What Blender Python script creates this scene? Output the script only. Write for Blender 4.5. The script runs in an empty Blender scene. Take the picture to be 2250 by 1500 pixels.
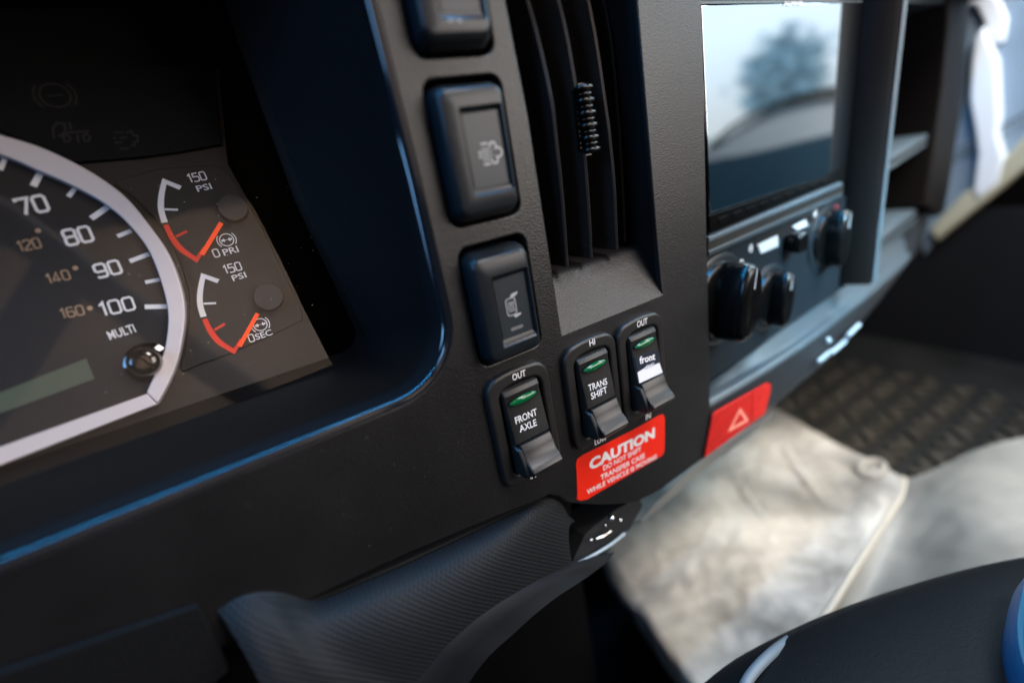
import bpy, bmesh, math, random
from mathutils import Vector, Matrix
random.seed(7)
sc = bpy.context.scene
COL = sc.collection
R = math.radians
HZ = 1.0                     # height of the frame origin above the ground, m

# ------------------------------------------------------------------ camera
# Dash frame in millimetres: x to the right along the face, y into the dash, z up the face; the face is y = 0.
W0, H0, FPX = 2250.0, 1500.0, 1030.0
CAMP = Vector((0, -153, 0))
def _axes():
    X = Vector((3050-1125, 0-750, FPX)).normalized()
    D = Vector((1610-1125, 3410-750, FPX)); D = (D - X*D.dot(X)).normalized()
    Z = -D; Y = Z.cross(X)
    return X, Y, Z
AX, AY, AZ = _axes()
def ray(px, py):
    d = Vector((px-1125, py-750, FPX))
    return Vector((d.dot(AX), d.dot(AY), d.dot(AZ)))
def w2(p): return Vector((p[0]*.001, p[1]*.001, p[2]*.001+HZ))
FWD = Vector((AX.z, AY.z, AZ.z)); RGT = Vector((AX.x, AY.x, AZ.x)); UPV = -Vector((AX.y, AY.y, AZ.y))
cam = bpy.data.cameras.new('camera'); co = bpy.data.objects.new('camera', cam); COL.objects.link(co)
m = Matrix((RGT, UPV, -FWD)).transposed().to_4x4(); m.translation = w2(CAMP); co.matrix_world = m
cam.sensor_width = 36; cam.lens = FPX/W0*36; cam.clip_start = .005; cam.clip_end = 200
cam.dof.use_dof = True
cam.dof.focus_distance = (Vector((108, -5, -95))-CAMP).dot(FWD)*.001
cam.dof.aperture_fstop = 2.5
sc.camera = co

# ------------------------------------------------------------------ world, lamps, exposure
wd = bpy.data.worlds.new('World'); sc.world = wd; wd.use_nodes = True
wn = wd.node_tree.nodes; wl = wd.node_tree.links
bg = wn['Background']; bg.inputs[1].default_value = 1.0
tc = wn.new('ShaderNodeTexCoord'); sx = wn.new('ShaderNodeSeparateXYZ'); rp = wn.new('ShaderNodeValToRGB')
wl.new(tc.outputs['Generated'], sx.inputs[0]); wl.new(sx.outputs['Z'], rp.inputs[0]); wl.new(rp.outputs[0], bg.inputs[0])
e = rp.color_ramp.elements
e[0].position = 0.0; e[0].color = (1.0, 1.0, .98, 1)
e[1].position = .6; e[1].color = (.75, 1.05, 1.25, 1)
k = e.new(.15); k.color = (1.35, 1.5, 1.6, 1)
sc.view_settings.view_transform = 'Standard'; sc.view_settings.look = 'None'
sc.view_settings.exposure = 0; sc.view_settings.gamma = 1
sc.cycles.use_denoising = True
sc.cycles.max_bounces = 6
def area(name, loc, target, sx_, sy_, power, col, spread=180):
    l = bpy.data.lights.new(name, 'AREA'); l.shape = 'RECTANGLE'; l.size = sx_; l.size_y = sy_
    l.energy = power; l.color = col; l.spread = R(spread)
    o = bpy.data.objects.new(name, l); COL.objects.link(o); o.location = w2(loc)
    o.rotation_euler = (w2(target)-w2(loc)).to_track_quat('-Z', 'Y').to_euler()
    return o
LAMPS = dict(
 windscreen=((-60, -31, 560), (-60, -29, 0), 1.0, .02, 6.5, (.03, .42, 1.0)),
 ledge_fill=((350, -330, 105), (350, 18, -128), .12, .09, .32, (.34, .74, 1.0), 34),  # added unseen lamp that tints the ledge and stack teal
 passenger_window=((780, -90, 300), (170, 0, 0), .30, .30, 2.8, (.58, .84, 1.0)),
 face_sheen_fill=((540, -610, 150), (90, 0, -10), .50, .40, 4.7, (1.0, .90, .83)),  # added unseen warm lamp for the sheen on the panel face
 cluster_fill=((320, -400, 600), (0, 40, -40), .22, .22, 3.8, (1.0, .92, .90)),  # added unseen lamp from above to brighten the dials
 engine_cover_fill=((560, -330, 420), (450, 60, -350), .14, .12, .85, (1.0, .96, .91), 46),  # added unseen lamp brightening the engine cover
 door_fill=((640, -120, 420), (900, 90, -60), .3, .2, 4.0, (.85, .93, 1.0)),  # added unseen lamp that brightens the door trim
 surround_fill=((-480, -250, 250), (52, 40, 10), .25, .25, .15, (.22, .52, 1.0), 46),  # added unseen blue lamp lighting the cluster wall
 seat_fill=((120, -300, 560), (-150, -900, 300), .25, .2, 9.5, (1.0, .80, .66)),  # added unseen lamp so the seat back shows in the lens
)
for k_, a_ in LAMPS.items(): area(k_, *a_)

# ------------------------------------------------------------------ materials
MATS = {}
def nt(name):
    mt = bpy.data.materials.new(name); mt.use_nodes = True
    MATS[name] = mt
    return mt, mt.node_tree.nodes, mt.node_tree.links, mt.node_tree.nodes['Principled BSDF']
def mat(name, col, rough=.5, metal=0, spec=.5, coat=0, bump=0, scale=1500, var=0, vscale=60, ior=1.5, trans=0, emit=None, es=0, bdist=.0002, kind='noise', det=3):
    mt, n, l, b = nt(name)
    b.inputs['Base Color'].default_value = (*col, 1); b.inputs['Roughness'].default_value = rough
    b.inputs['Metallic'].default_value = metal; b.inputs['Specular IOR Level'].default_value = spec
    b.inputs['Coat Weight'].default_value = coat; b.inputs['Coat Roughness'].default_value = .05
    b.inputs['IOR'].default_value = ior; b.inputs['Transmission Weight'].default_value = trans
    if emit: b.inputs['Emission Color'].default_value = (*emit, 1); b.inputs['Emission Strength'].default_value = es
    if bump or var:
        t = n.new('ShaderNodeTexCoord')
    if bump:
        if kind == 'noise':
            x = n.new('ShaderNodeTexNoise'); x.inputs['Scale'].default_value = scale; x.inputs['Detail'].default_value = det; out = x.outputs[0]
        elif kind == 'leather':
            x = n.new('ShaderNodeTexVoronoi'); x.feature = 'SMOOTH_F1'; x.inputs['Scale'].default_value = scale; out = x.outputs[0]
        elif kind == 'weave':
            sp_ = n.new('ShaderNodeSeparateXYZ'); l.new(t.outputs['Object'], sp_.inputs[0]); sn_ = []
            for ax_, k_ in (('X', scale), ('Z', scale*.9)):
                mu = n.new('ShaderNodeMath'); mu.operation = 'MULTIPLY'; mu.inputs[1].default_value = k_; l.new(sp_.outputs[ax_], mu.inputs[0])
                si = n.new('ShaderNodeMath'); si.operation = 'SINE'; l.new(mu.outputs[0], si.inputs[0]); sn_.append(si)
            x = n.new('ShaderNodeMath'); x.operation = 'MULTIPLY'; l.new(sn_[0].outputs[0], x.inputs[0]); l.new(sn_[1].outputs[0], x.inputs[1]); out = x.outputs[0]
        elif kind == 'check':
            x = n.new('ShaderNodeTexChecker'); x.inputs['Scale'].default_value = scale; out = x.outputs[1]
        if kind != 'weave': l.new(t.outputs['Object'], x.inputs['Vector'])
        bp = n.new('ShaderNodeBump'); bp.inputs['Strength'].default_value = bump; bp.inputs['Distance'].default_value = bdist
        l.new(out, bp.inputs['Height']); l.new(bp.outputs[0], b.inputs['Normal'])
    if var:
        x = n.new('ShaderNodeTexNoise'); x.inputs['Scale'].default_value = vscale; x.inputs['Detail'].default_value = 6
        l.new(t.outputs['Object'], x.inputs['Vector'])
        r = n.new('ShaderNodeValToRGB'); l.new(x.outputs[0], r.inputs[0])
        lo = tuple(c*(1-var) for c in col); hi = tuple(min(1, c*(1+var)) for c in col)
        r.color_ramp.elements[0].position = .35; r.color_ramp.elements[1].position = .65
        r.color_ramp.elements[0].color = (*lo, 1); r.color_ramp.elements[1].color = (*hi, 1)
        l.new(r.outputs[0], b.inputs['Base Color'])
        r2 = n.new('ShaderNodeMapRange'); l.new(x.outputs[0], r2.inputs[0])
        r2.inputs['To Min'].default_value = max(0, rough-.07); r2.inputs['To Max'].default_value = min(1, rough+.07)
        l.new(r2.outputs[0], b.inputs['Roughness'])
    return mt
PL = mat('grained_plastic', (.0080, .0076, .0078), .42, bump=.6, scale=1900, bdist=.0002, kind='leather', var=.15, vscale=25)
PLF = mat('fine_plastic', (.013, .0125, .012), .42, bump=.3, scale=2600, bdist=.00012, var=.12, vscale=90)
SAT = mat('satin_plastic', (.009, .012, .015), .32, spec=.35, bump=.12, scale=3000, bdist=.0001, var=.1, vscale=70)
SATG = mat('grey_satin_plastic', (.022, .029, .035), .36, spec=.35, bump=.1, scale=3000, bdist=.0001)
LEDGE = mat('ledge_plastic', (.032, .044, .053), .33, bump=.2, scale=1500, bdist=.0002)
MATT = mat('matt_black', (.003, .003, .0035), .7, spec=.2)
DARK = mat('dark_plastic', (.009, .010, .012), .5, bump=.2, scale=1600)
GLB = mat('gloss_black', (.004, .004, .004), .10, coat=.6)
KNOB = mat('knob_plastic', (.003, .003, .003), .2, spec=.35, var=.2, vscale=120)
WHITE = mat('white_print', (.80, .80, .82), .5)
DIM = mat('dim_print', (.42, .44, .46), .5)
TAN = mat('tan_print', (.40, .27, .17), .5)
GHOST = mat('unlit_lamp_print', (.022, .021, .020), .7, spec=.2)
SLAT = mat('slat_plastic', (.022, .020, .019), .26, spec=1.0)
PILLAR = mat('pillar_plastic', (.006, .0045, .004), .55, bump=.3, scale=1200, spec=.12)
CPAN = mat('panel_plastic', (.010, .014, .018), .30, spec=.4, bump=.1, scale=3000, bdist=.0001)
TRIM2 = mat('pale_lit_plastic', (.065, .088, .105), .4)  # paler than the ledge: light on shelves and pillar edge put into the colour
HUBM = mat('hub_plastic', (.034, .030, .027), .6)
DIAL = mat('dial_black', (.013, .0105, .009), .55, bump=.15, scale=3500, bdist=.0001)
RING = mat('silver_paint', (.66, .63, .67), .38, metal=.1, bump=.15, scale=4000, bdist=.00006)
REDP = mat('red_print', (.80, .035, .012), .5)
NEED = mat('needle_orange', (.95, .075, .01), .4, emit=(1, .07, .005), es=.35)
LCD = mat('lcd_green', (.075, .10, .075), .35)
REDL = mat('red_vinyl', (.84, .022, .007), .45, spec=.3)
REDB = mat('red_button', (.50, .014, .010), .5, spec=.2, bump=.1, scale=2500, bdist=.0001, var=.12, vscale=200)
GREEN = mat('green_lens', (.0, .10, .03), .10, coat=.3, emit=(0, .35, .08), es=.02)
DKCH = mat('clear_edge', (.10, .12, .13), .25)
CARB = mat('weave_plastic', (.0075, .009, .0105), .6, spec=.2, bump=.35, scale=3100, bdist=.00028, kind='weave')
TRIM = mat('silver_trim', (.30, .36, .40), .35, metal=.3)
SCRN = mat('screen_glass', (.60, .70, .78), .05, metal=1.0)
SHINY = mat('bright_metal', (.7, .68, .64), .15, metal=1)
VINYL = mat('dappled_vinyl', (.27, .245, .21), .6, bump=1, scale=11, bdist=.035, det=3, var=.72, vscale=10)  # noise blotches paint dappled window light and shade into the colour
VINYL2 = mat('grey_vinyl', (.15, .14, .12), .6, bump=1, scale=8, bdist=.02, det=3, var=.35, vscale=7)
MATR = mat('rubber_mat', (.010, .0095, .008), .8, spec=.2, bump=.2, scale=500, var=.3, vscale=15)
MATE = mat('rubber_rib', (.034, .028, .020), .8, spec=.2, var=.3, vscale=20)
SEAT = mat('black_vinyl', (.003, .004, .005), .65, spec=.18, bump=.5, scale=700, bdist=.0004)
PIPE = mat('grey_piping', (.13, .16, .18), .45)
BLUE = mat('blue_weave', (.01, .12, .26), .45, bump=.6, scale=500, bdist=.0004, kind='check')
DOORM = mat('door_grey', (.28, .35, .42), .5, var=.12, vscale=4)
CREAM = mat('cream_trim', (.55, .50, .36), .5)
SUNLIT = mat('sunlit_white', (.93, .93, .95), .5)  # white standing for sunlight on the door
HEAD = mat('headliner', (.008, .008, .009), .9, spec=.2)
TREE = mat('hazy_leaf', (.42, .54, .60), .8)  # haze put into the leaf colour
SAND = mat('sandy_ground', (.42, .36, .29), .9, var=.2, vscale=.4)
DUSTM = mat('dust_white', (.55, .55, .55), .8)

# ------------------------------------------------------------------ helpers
def tag(o, label=None, cat=None, group=None, kind=None):
    if label: o['label'] = label
    if cat: o['category'] = cat
    if group: o['group'] = group
    if kind: o['kind'] = kind
    return o
ROOTLOC = {}
def root(name, p, label, cat, group=None, kind=None):
    o = bpy.data.objects.new(name, None); COL.objects.link(o); o.location = w2(p)
    o.empty_display_size = .01; ROOTLOC[o.name] = Vector(p)
    return tag(o, label, cat, group, kind)
def origin(o):
    while o is not None:
        if o.name in ROOTLOC: return ROOTLOC[o.name]
        o = o.parent
    return Vector((0, 0, -HZ*1000))
def link(name, me, material, parent=None, smooth=35, **kw):
    """me is in dash millimetres (world of the dash frame)"""
    org = origin(parent)
    me.transform(Matrix.Translation(-org)); me.transform(Matrix.Scale(.001, 4))
    o = bpy.data.objects.new(name, me); COL.objects.link(o)
    me.name = name
    me.materials.clear(); me.materials.append(material)
    if smooth:
        me.polygons.foreach_set('use_smooth', [True]*len(me.polygons)); me.set_sharp_from_angle(angle=R(smooth))
    else:
        me.polygons.foreach_set('use_smooth', [False]*len(me.polygons))
    if parent: o.parent = parent
    me.update()
    return tag(o, **kw)
def mesh(verts, faces):
    me = bpy.data.meshes.new('m'); me.from_pydata([tuple(v) for v in verts], [], faces)
    bm = bmesh.new(); bm.from_mesh(me); bmesh.ops.recalc_face_normals(bm, faces=bm.faces); bm.to_mesh(me); bm.free()
    return me
class Plane:
    """origin P, in-plane axes u (right) and v (up), n towards the viewer"""
    def __init__(s, P, u=(1, 0, 0), v=(0, 0, 1)):
        s.P = Vector(P); s.u = Vector(u).normalized(); s.v = Vector(v)
        s.v = (s.v - s.u*s.v.dot(s.u)).normalized(); s.n = s.u.cross(s.v)
        if s.n.dot(CAMP - s.P) < 0: s.n = -s.n
    def pt(s, a, b, off=0): return s.P + s.u*a + s.v*b + s.n*off
    def px(s, x, y, off=0):
        d = ray(x, y); t = (s.P + s.n*off - CAMP).dot(s.n)/d.dot(s.n)
        q = CAMP + d*t - s.P
        return (q.dot(s.u), q.dot(s.v))
    def mat(s, off=0):
        m_ = Matrix((s.u, s.v, s.n)).transposed().to_4x4(); m_.translation = s.P + s.n*off
        return m_
FACE = Plane((0, 0, 0))
def yplane(y): return Plane((0, y, 0))
def rrect(cx, cy, w, h, r, n=6):
    r = min(r, w/2-.01, h/2-.01); pts = []
    for (sx_, sy_, a0) in ((1, 1, 0), (-1, 1, 90), (-1, -1, 180), (1, -1, 270)):
        for i in range(n+1):
            a = R(a0+90*i/n); pts.append((cx+sx_*(w/2-r)+r*math.cos(a), cy+sy_*(h/2-r)+r*math.sin(a)))
    return pts
def circle(cx, cy, r, n=32, ry=None): return [(cx+r*math.cos(2*math.pi*i/n), cy+(ry or r)*math.sin(2*math.pi*i/n)) for i in range(n)]
def crom(pts, k=6, closed=False):
    """Catmull-Rom through pts"""
    n = len(pts); out = []
    P = [Vector(p) for p in pts]
    g = (lambda i: P[i % n]) if closed else (lambda i: P[max(0, min(n-1, i))])
    for i in range(n if closed else n-1):
        for j in range(k):
            t = j/k; a, b, c, d = g(i-1), g(i), g(i+1), g(i+2)
            out.append(.5*((2*b)+(c-a)*t+(2*a-5*b+4*c-d)*t*t+(3*b-a-3*c+d)*t**3))
    if not closed: out.append(P[-1])
    return out
def plate_mesh(pl, outer, holes=(), thick=1, bevel=0, off=0, res=3):
    """flat plate whose front lies at off above the plane; bevelled rims"""
    cu = bpy.data.curves.new('c', 'CURVE'); cu.dimensions = '2D'; cu.fill_mode = 'BOTH'
    cu.extrude = max(0, thick/2-bevel); cu.bevel_depth = bevel; cu.bevel_resolution = res; cu.offset = -bevel
    for lp in [outer]+list(holes):
        s = cu.splines.new('POLY'); s.points.add(len(lp)-1); s.use_cyclic_u = True
        for i, p in enumerate(lp): s.points[i].co = (p[0], p[1], 0, 1)
    o = bpy.data.objects.new('c', cu); COL.objects.link(o)
    dg = bpy.context.evaluated_depsgraph_get()
    me = bpy.data.meshes.new_from_object(o.evaluated_get(dg))
    bpy.data.objects.remove(o); bpy.data.curves.remove(cu)
    me.transform(pl.mat(off-thick/2))
    return me
def plate(name, pl, outer, material, parent=None, holes=(), thick=1, bevel=0, off=0, smooth=35, **kw):
    return link(name, plate_mesh(pl, outer, holes, thick, bevel, off), material, parent, smooth, **kw)
def flat_mesh(pl, polys, off=0):
    """several flat polygons (u, v) as one sheet"""
    vs, fs = [], []
    for p in polys:
        b = len(vs); vs += [pl.pt(q[0], q[1], off) for q in p]; fs.append(list(range(b, b+len(p))))
    me = bpy.data.meshes.new('m'); me.from_pydata([tuple(v) for v in vs], [], fs)
    return me
def ribbon(pts, w, closed=False):
    """quads of a stroke of width w along 2-D pts with mitred joints"""
    P = [Vector((p[0], p[1])) for p in pts]; n = len(P); L, Q = [], []
    for i in range(n):
        a = P[i-1] if (i > 0 or closed) else None; c = P[(i+1) % n] if (i < n-1 or closed) else None
        ds = []
        if a is not None: ds.append((P[i]-a).normalized())
        if c is not None: ds.append((c-P[i]).normalized())
        t = sum(ds, Vector((0, 0))); t = t.normalized() if t.length > 1e-6 else ds[0]
        nn = Vector((-t.y, t.x)); dd = Vector((-ds[0].y, ds[0].x))
        k_ = min(2.5, 1/max(.3, nn.dot(dd)))
        L.append(P[i]+nn*w/2*k_); Q.append(P[i]-nn*w/2*k_)
    return [[L[i], L[(i+1) % n], Q[(i+1) % n], Q[i]] for i in range(n if closed else n-1)]
def thick_mesh(pl, polys, off, t):
    me = flat_mesh(pl, polys, off)
    bm = bmesh.new(); bm.from_mesh(me); bmesh.ops.remove_doubles(bm, verts=bm.verts, dist=1e-4)
    g = bmesh.ops.extrude_face_region(bm, geom=bm.faces[:])
    bmesh.ops.translate(bm, verts=[v for v in g['geom'] if isinstance(v, bmesh.types.BMVert)], vec=pl.n*t)
    bmesh.ops.recalc_face_normals(bm, faces=bm.faces); bm.to_mesh(me); bm.free()
    return me
# squarish gauge lettering on a 1 x 1.45 cell
GL = {
 '0': (.80, [([(.15, 0), (.65, 0), (.80, .18), (.80, 1.27), (.65, 1.45), (.15, 1.45), (0, 1.27), (0, .18)], True)]),
 '1': (.42, [([(.0, 1.15), (.30, 1.45), (.30, 0)], False)]),
 '2': (.80, [([(0, 1.15), (0, 1.30), (.15, 1.45), (.65, 1.45), (.80, 1.30), (.80, .92), (0, .22), (0, 0), (.80, 0)], False)]),
 '4': (.85, [([(.55, 0), (.55, 1.45), (.0, .45), (.0, .32), (.85, .32)], False)]),
 '5': (.80, [([(.78, 1.45), (.08, 1.45), (.04, .85), (.65, .85), (.80, .70), (.80, .15), (.65, 0), (.12, 0), (0, .12)], False)]),
 '6': (.80, [([(.78, 1.30), (.65, 1.45), (.15, 1.45), (0, 1.30), (0, .15), (.15, 0), (.65, 0), (.80, .15), (.80, .68), (.65, .82), (0, .82)], False)]),
 '7': (.80, [([(0, 1.25), (0, 1.45), (.80, 1.45), (.30, 0)], False)]),
 '8': (.80, [([(.15, 0), (.65, 0), (.80, .15), (.80, .62), (.68, .76), (.80, .90), (.80, 1.30), (.65, 1.45), (.15, 1.45), (0, 1.30), (0, .90), (.12, .76), (0, .62), (0, .15)], True), ([(.12, .76), (.68, .76)], False)]),
 '9': (.80, [([(.02, .15), (.15, 0), (.65, 0), (.80, .15), (.80, 1.30), (.65, 1.45), (.15, 1.45), (0, 1.30), (0, .77), (.15, .63), (.80, .63)], False)]),
}
def fit(pl, bl, br, h, off):
    a = pl.px(bl[0], bl[1], off); b = pl.px(br[0], br[1], off)
    mx, my = (bl[0]+br[0])/2, (bl[1]+br[1])/2
    c = pl.px(mx, my, off); d = pl.px(mx, my-h, off)
    hh = d[1]-c[1]; A = Vector(a); B = Vector(b); X = B-A
    return A, X.length, X.normalized(), hh
def digits(name, s, pl, bl, br, h, material, parent, w=.20, off=.12, **kw):
    A, L, X, hh = fit(pl, bl, br, h, off)
    Y = Vector((-X.y, X.x)); tot = 0; adv = []
    for ch in s: adv.append(tot); tot += GL[ch][0]+.28
    tot -= .28; kx = (L-hh/1.45*w)/tot; ky = hh/1.45*(1-w/1.45); wd_ = w*hh/1.45
    polys = []
    for ch, x0 in zip(s, adv):
        for pts, cl in GL[ch][1]:
            q = [A + X*((p[0]+x0)*kx+wd_/2) + Y*(p[1]*ky+wd_/2) for p in pts]
            polys += ribbon(q, wd_, cl)
    return link(name, flat_mesh(pl, polys, off), material, parent, 0, **kw)
def text_mesh(s, bold=0):
    cu = bpy.data.curves.new('t', 'FONT'); cu.body = s; cu.size = 1; cu.fill_mode = 'FRONT'; cu.resolution_u = 3; cu.offset = bold
    o = bpy.data.objects.new('t', cu); COL.objects.link(o)
    dg = bpy.context.evaluated_depsgraph_get(); me = bpy.data.meshes.new_from_object(o.evaluated_get(dg))
    bpy.data.objects.remove(o); bpy.data.curves.remove(cu)
    return me
def text(name, s, pl, bl, br, h, material, parent, off=.1, bold=.012, shear=0, **kw):
    A, L, X, hh = fit(pl, bl, br, h, off)
    me = text_mesh(s, bold)
    xs = [v.co.x for v in me.vertices]; ys = [v.co.y for v in me.vertices]
    x0, x1, y0, y1 = min(xs), max(xs), min(ys), max(ys)
    Y = Vector((-X.y, X.x))
    for v in me.vertices:
        a = (v.co.x-x0)/(x1-x0)*L; b = (v.co.y-y0)/(y1-y0)*hh
        q = A + X*(a+shear*b) + Y*b; v.co = pl.pt(q.x, q.y, off)
    return link(name, me, material, parent, 0, **kw)
def sections(secs, cap0=False, cap1=True):
    """loft of equal-length loops [(list of 3-D points)]"""
    n = len(secs[0]); vs = [p for s in secs for p in s]; fs = []
    for i in range(len(secs)-1):
        for j in range(n):
            k_ = (j+1) % n; fs.append((i*n+j, i*n+k_, (i+1)*n+k_, (i+1)*n+j))
    if cap0: fs.append(tuple(range(n-1, -1, -1)))
    if cap1: fs.append(tuple((len(secs)-1)*n+j for j in range(n)))
    return mesh(vs, fs)
def strips(rows):
    """open grid surface through rows of points"""
    n = len(rows[0]); vs = [p for r in rows for p in r]; fs = []
    for i in range(len(rows)-1):
        for j in range(n-1): fs.append((i*n+j, i*n+j+1, (i+1)*n+j+1, (i+1)*n+j))
    return mesh(vs, fs)
def join(meshes):
    bm = bmesh.new()
    for me in meshes: bm.from_mesh(me); bpy.data.meshes.remove(me)
    me = bpy.data.meshes.new('m'); bm.to_mesh(me); bm.free(); return me
def box(c, s, bev=0):
    bm = bmesh.new(); bmesh.ops.create_cube(bm, size=1)
    for v in bm.verts: v.co = Vector((c[0]+v.co.x*s[0], c[1]+v.co.y*s[1], c[2]+v.co.z*s[2]))
    if bev: bmesh.ops.bevel(bm, geom=bm.edges[:], offset=bev, segments=2, affect='EDGES')
    me = bpy.data.meshes.new('m'); bm.to_mesh(me); bm.free(); return me
def ball(c, s, mtx=None, seg=20, rings=12):
    bm = bmesh.new(); bmesh.ops.create_uvsphere(bm, u_segments=seg, v_segments=rings, radius=1)
    for v in bm.verts:
        q = Vector((v.co.x*s[0], v.co.y*s[1], v.co.z*s[2]))
        if mtx: q = mtx @ q
        v.co = q+Vector(c)
    me = bpy.data.meshes.new('m'); bm.to_mesh(me); bm.free(); return me
def tube(pts, r, n=10, taper=None):
    P = [Vector(p) for p in pts]; secs = []
    up = Vector((0.13, .2, 1)).normalized()
    for i, p in enumerate(P):
        t = (P[min(i+1, len(P)-1)]-P[max(i-1, 0)]).normalized()
        a = t.cross(up).normalized(); b = t.cross(a); rr = r if taper is None else taper[i]
        secs.append([p+a*rr*math.cos(2*math.pi*j/n)+b*rr*math.sin(2*math.pi*j/n) for j in range(n)])
    return sections(secs, True, True)
def copy_tree(o, loc=None, parent=None):
    c = o.copy(); COL.objects.link(c)
    if parent: c.parent = parent
    for ch in list(o.children): copy_tree(ch, None, c)
    if loc is not None: c.location = w2(loc); ROOTLOC[c.name] = Vector(loc)
    return c
def U(x, y, d=0): return FACE.px(x, y, -d) if d else FACE.px(x, y)

# ------------------------------------------------------------------ cab shell (setting)
g = link('ground', box((0, 0, -1400), (90000, 90000, 40)), SAND, None, 0, kind='structure')
link('cab_floor', box((250, 0, -640), (1700, 2200, 20)), HEAD, None, 0, kind='structure')
link('cab_roof', box((250, -500, 720), (1700, 1900, 20)), HEAD, None, 0, kind='structure')
link('cab_back_wall', box((250, -1300, -40), (1700, 20, 1540)), HEAD, None, 0, kind='structure')
link('cab_side_wall', box((-600, -300, -40), (20, 2000, 1540)), HEAD, None, 0, kind='structure')
link('firewall', box((250, 480, 30), (1700, 20, 1380)), HEAD, None, 0, kind='structure')
link('cab_side_wall', box((1010, 180, 30), (20, 600, 1380)), HEAD, None, 0, kind='structure')
link('cab_side_wall', box((1010, -1030, 30), (20, 560, 1380)), HEAD, None, 0, kind='structure')
link('cab_side_wall', box((1010, -440, 520), (20, 640, 400)), HEAD, None, 0, kind='structure')

# ------------------------------------------------------------------ dashboard
dash = root('dashboard', (100, 0, -100), 'black grained plastic truck dashboard with curved ledge and open cubbies at right', 'dashboard')
# rim of the cluster opening, front edge at y = 0
def rim(inset, y, x1=57.5, zb=-71.3, r=24, xl=-330, zt=140):
    x1 += inset*1.0; zb -= inset; r = max(2, r+inset)
    pts = []
    pts.append(Vector((x1-4, y, zt))); pts.append(Vector((x1-1.5, y, 60))); pts.append(Vector((x1, y, 0)))
    for i in range(9):
        a = R(-90*i/8); pts.append(Vector((x1-r+r*math.cos(a), y, zb+r+r*math.sin(a))))
    pts.append(Vector((-80, y, zb))); pts.append(Vector((xl, y, zb)))
    return pts
def inner(y, pts2):
    return [Vector((a, y, b)) for a, b in pts2]
RF = 2.7
front = rim(RF, 0)
# hole outlines
sw_x, sw_w, sw_h = 82.4, 29.2, 46.5
sw_z = [56.6, 4.4, -49.2]
holes = [rrect(sw_x-.4*(i == 0), z, sw_w, sw_h, 4.2) for i, z in enumerate(sw_z)]
vent_hole = [(107.6, -72), (107.2, -45), (106.2, 14), (103.6, 49), (99.5, 125), (160, 125), (164.4, 49), (166.2, 0), (167.6, -45), (169.3, -72)]
faceo = [(p.x, p.z) for p in front]           # from the top down the rim and out to the left
xr = 203.2
bot = [(-330, -131), (-150, -131), (-60, -130), (-14, -130.5), (20, -134), (60, -140.5), (80, -144.2), (88, -145), (93, -149), (97, -155), (104, -160),
       (118, -169), (140, -181), (160, -183.5), (xr, -181)]
faceo = faceo + bot + [(xr, 30), (xr-1.5, 70), (xr-3, 140)]
plate('centre_panel', FACE, faceo, PL, dash, holes=holes+[vent_hole], thick=3.5, bevel=.7, off=0)
# cluster surround: fillet, walls running inwards
rows = [front]
for i in range(1, 7):
    a = R(90*i/6); rows.append(rim(RF*(1-math.sin(a)), RF*(1-math.cos(a))))
wall = [(67, 140), (38, 60), (32, 0)]
cx_, cz_, rr_ = 31.5, -58, 9
inn = [Vector((30, 50, 140)), Vector((29.6, 50, 55)), Vector((31.4, 50, -2))]
for i in range(9):
    a = R(-90*i/8); inn.append(Vector((39-9+9*math.cos(a)-(0), 50, -60+9*math.sin(a)-0)))
inn += [Vector((-80, 50, -69)), Vector((-330, 50, -69))]
mid = [a*.5+b*.5 for a, b in zip(rows[-1], inn)]
rows += [mid, inn]
link('rim_edge', strips(rows[:7]), mat('rim_plastic', (.009, .011, .014), .10, coat=.5), dash, 60)
link('cluster_surround', strips(rows[6:]), mat('surround_plastic', (.0035, .0052, .0072), .7, spec=.12, bump=.2, scale=1600), dash, 60)
# dark step between the surround and the cluster
inn2 = [Vector((p.x-1.5, 62, p.z+1.5)) for p in inn]
link('cluster_gap', strips([inn, inn2]), MATT, dash)
link('cluster_hood', box((-120, 60, 86), (420, 122, 6)), MATT, dash)
link('hood_back', box((-120, 118, -20), (420, 4, 220)), MATT, dash)
link('hood_side', box((98, 62, 20), (4, 112, 220)), MATT, dash)

# lower edge band of the dashboard: curved fascia, ledge
LP = crom([(xr, 0, 0), (266, .6, 0), (320, 4, 0), (368, 9, 0), (453, 18, 0), (553, 33, 0), (640, 56, 0), (735, 84, 0)], 5)
ZL = -147.0
def zlow(x): return -181+ (x-203)*.028 + max(0, x-330)**1.5*.0075
def stacky(x): return 8+.038*(x-203)
rows = []
for dz, dy in ((3.4, 6.5), (3.2, 3.4), (2.4, 1.2), (1.2, .3), (0, 0)): rows.append([Vector((p.x, p.y+dy, ZL-3+dz)) for p in LP])
rows.append([Vector((p.x, p.y-.4, (ZL+zlow(p.x))/2)) for p in LP])
for dz, dy in ((2, 0), (.6, .7), (0, 2.2), (-1, 14)): rows.append([Vector((p.x, p.y+dy, zlow(p.x)+dz)) for p in LP])
link('lower_fascia', strips(rows[4:]), DARK, dash, 60)
# ledge top: from front lip to the foot of the stack
innerl = []
for p in LP:
    x = p.x*1.0
    innerl.append(Vector((x+4 if x > 230 else x, max(stacky(x)+4, p.y+8+ .05*(x-203)), ZL + 1 + min(14, (x-203)*.085))))
r2 = [rows[3], rows[2], rows[1], rows[0]] + [[a*(1-t)+b*t for a, b in zip(rows[0], innerl)] for t in (.2, .6, 1)]
link('ledge', strips([rows[4]]+r2), LEDGE, dash, 60)
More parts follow.
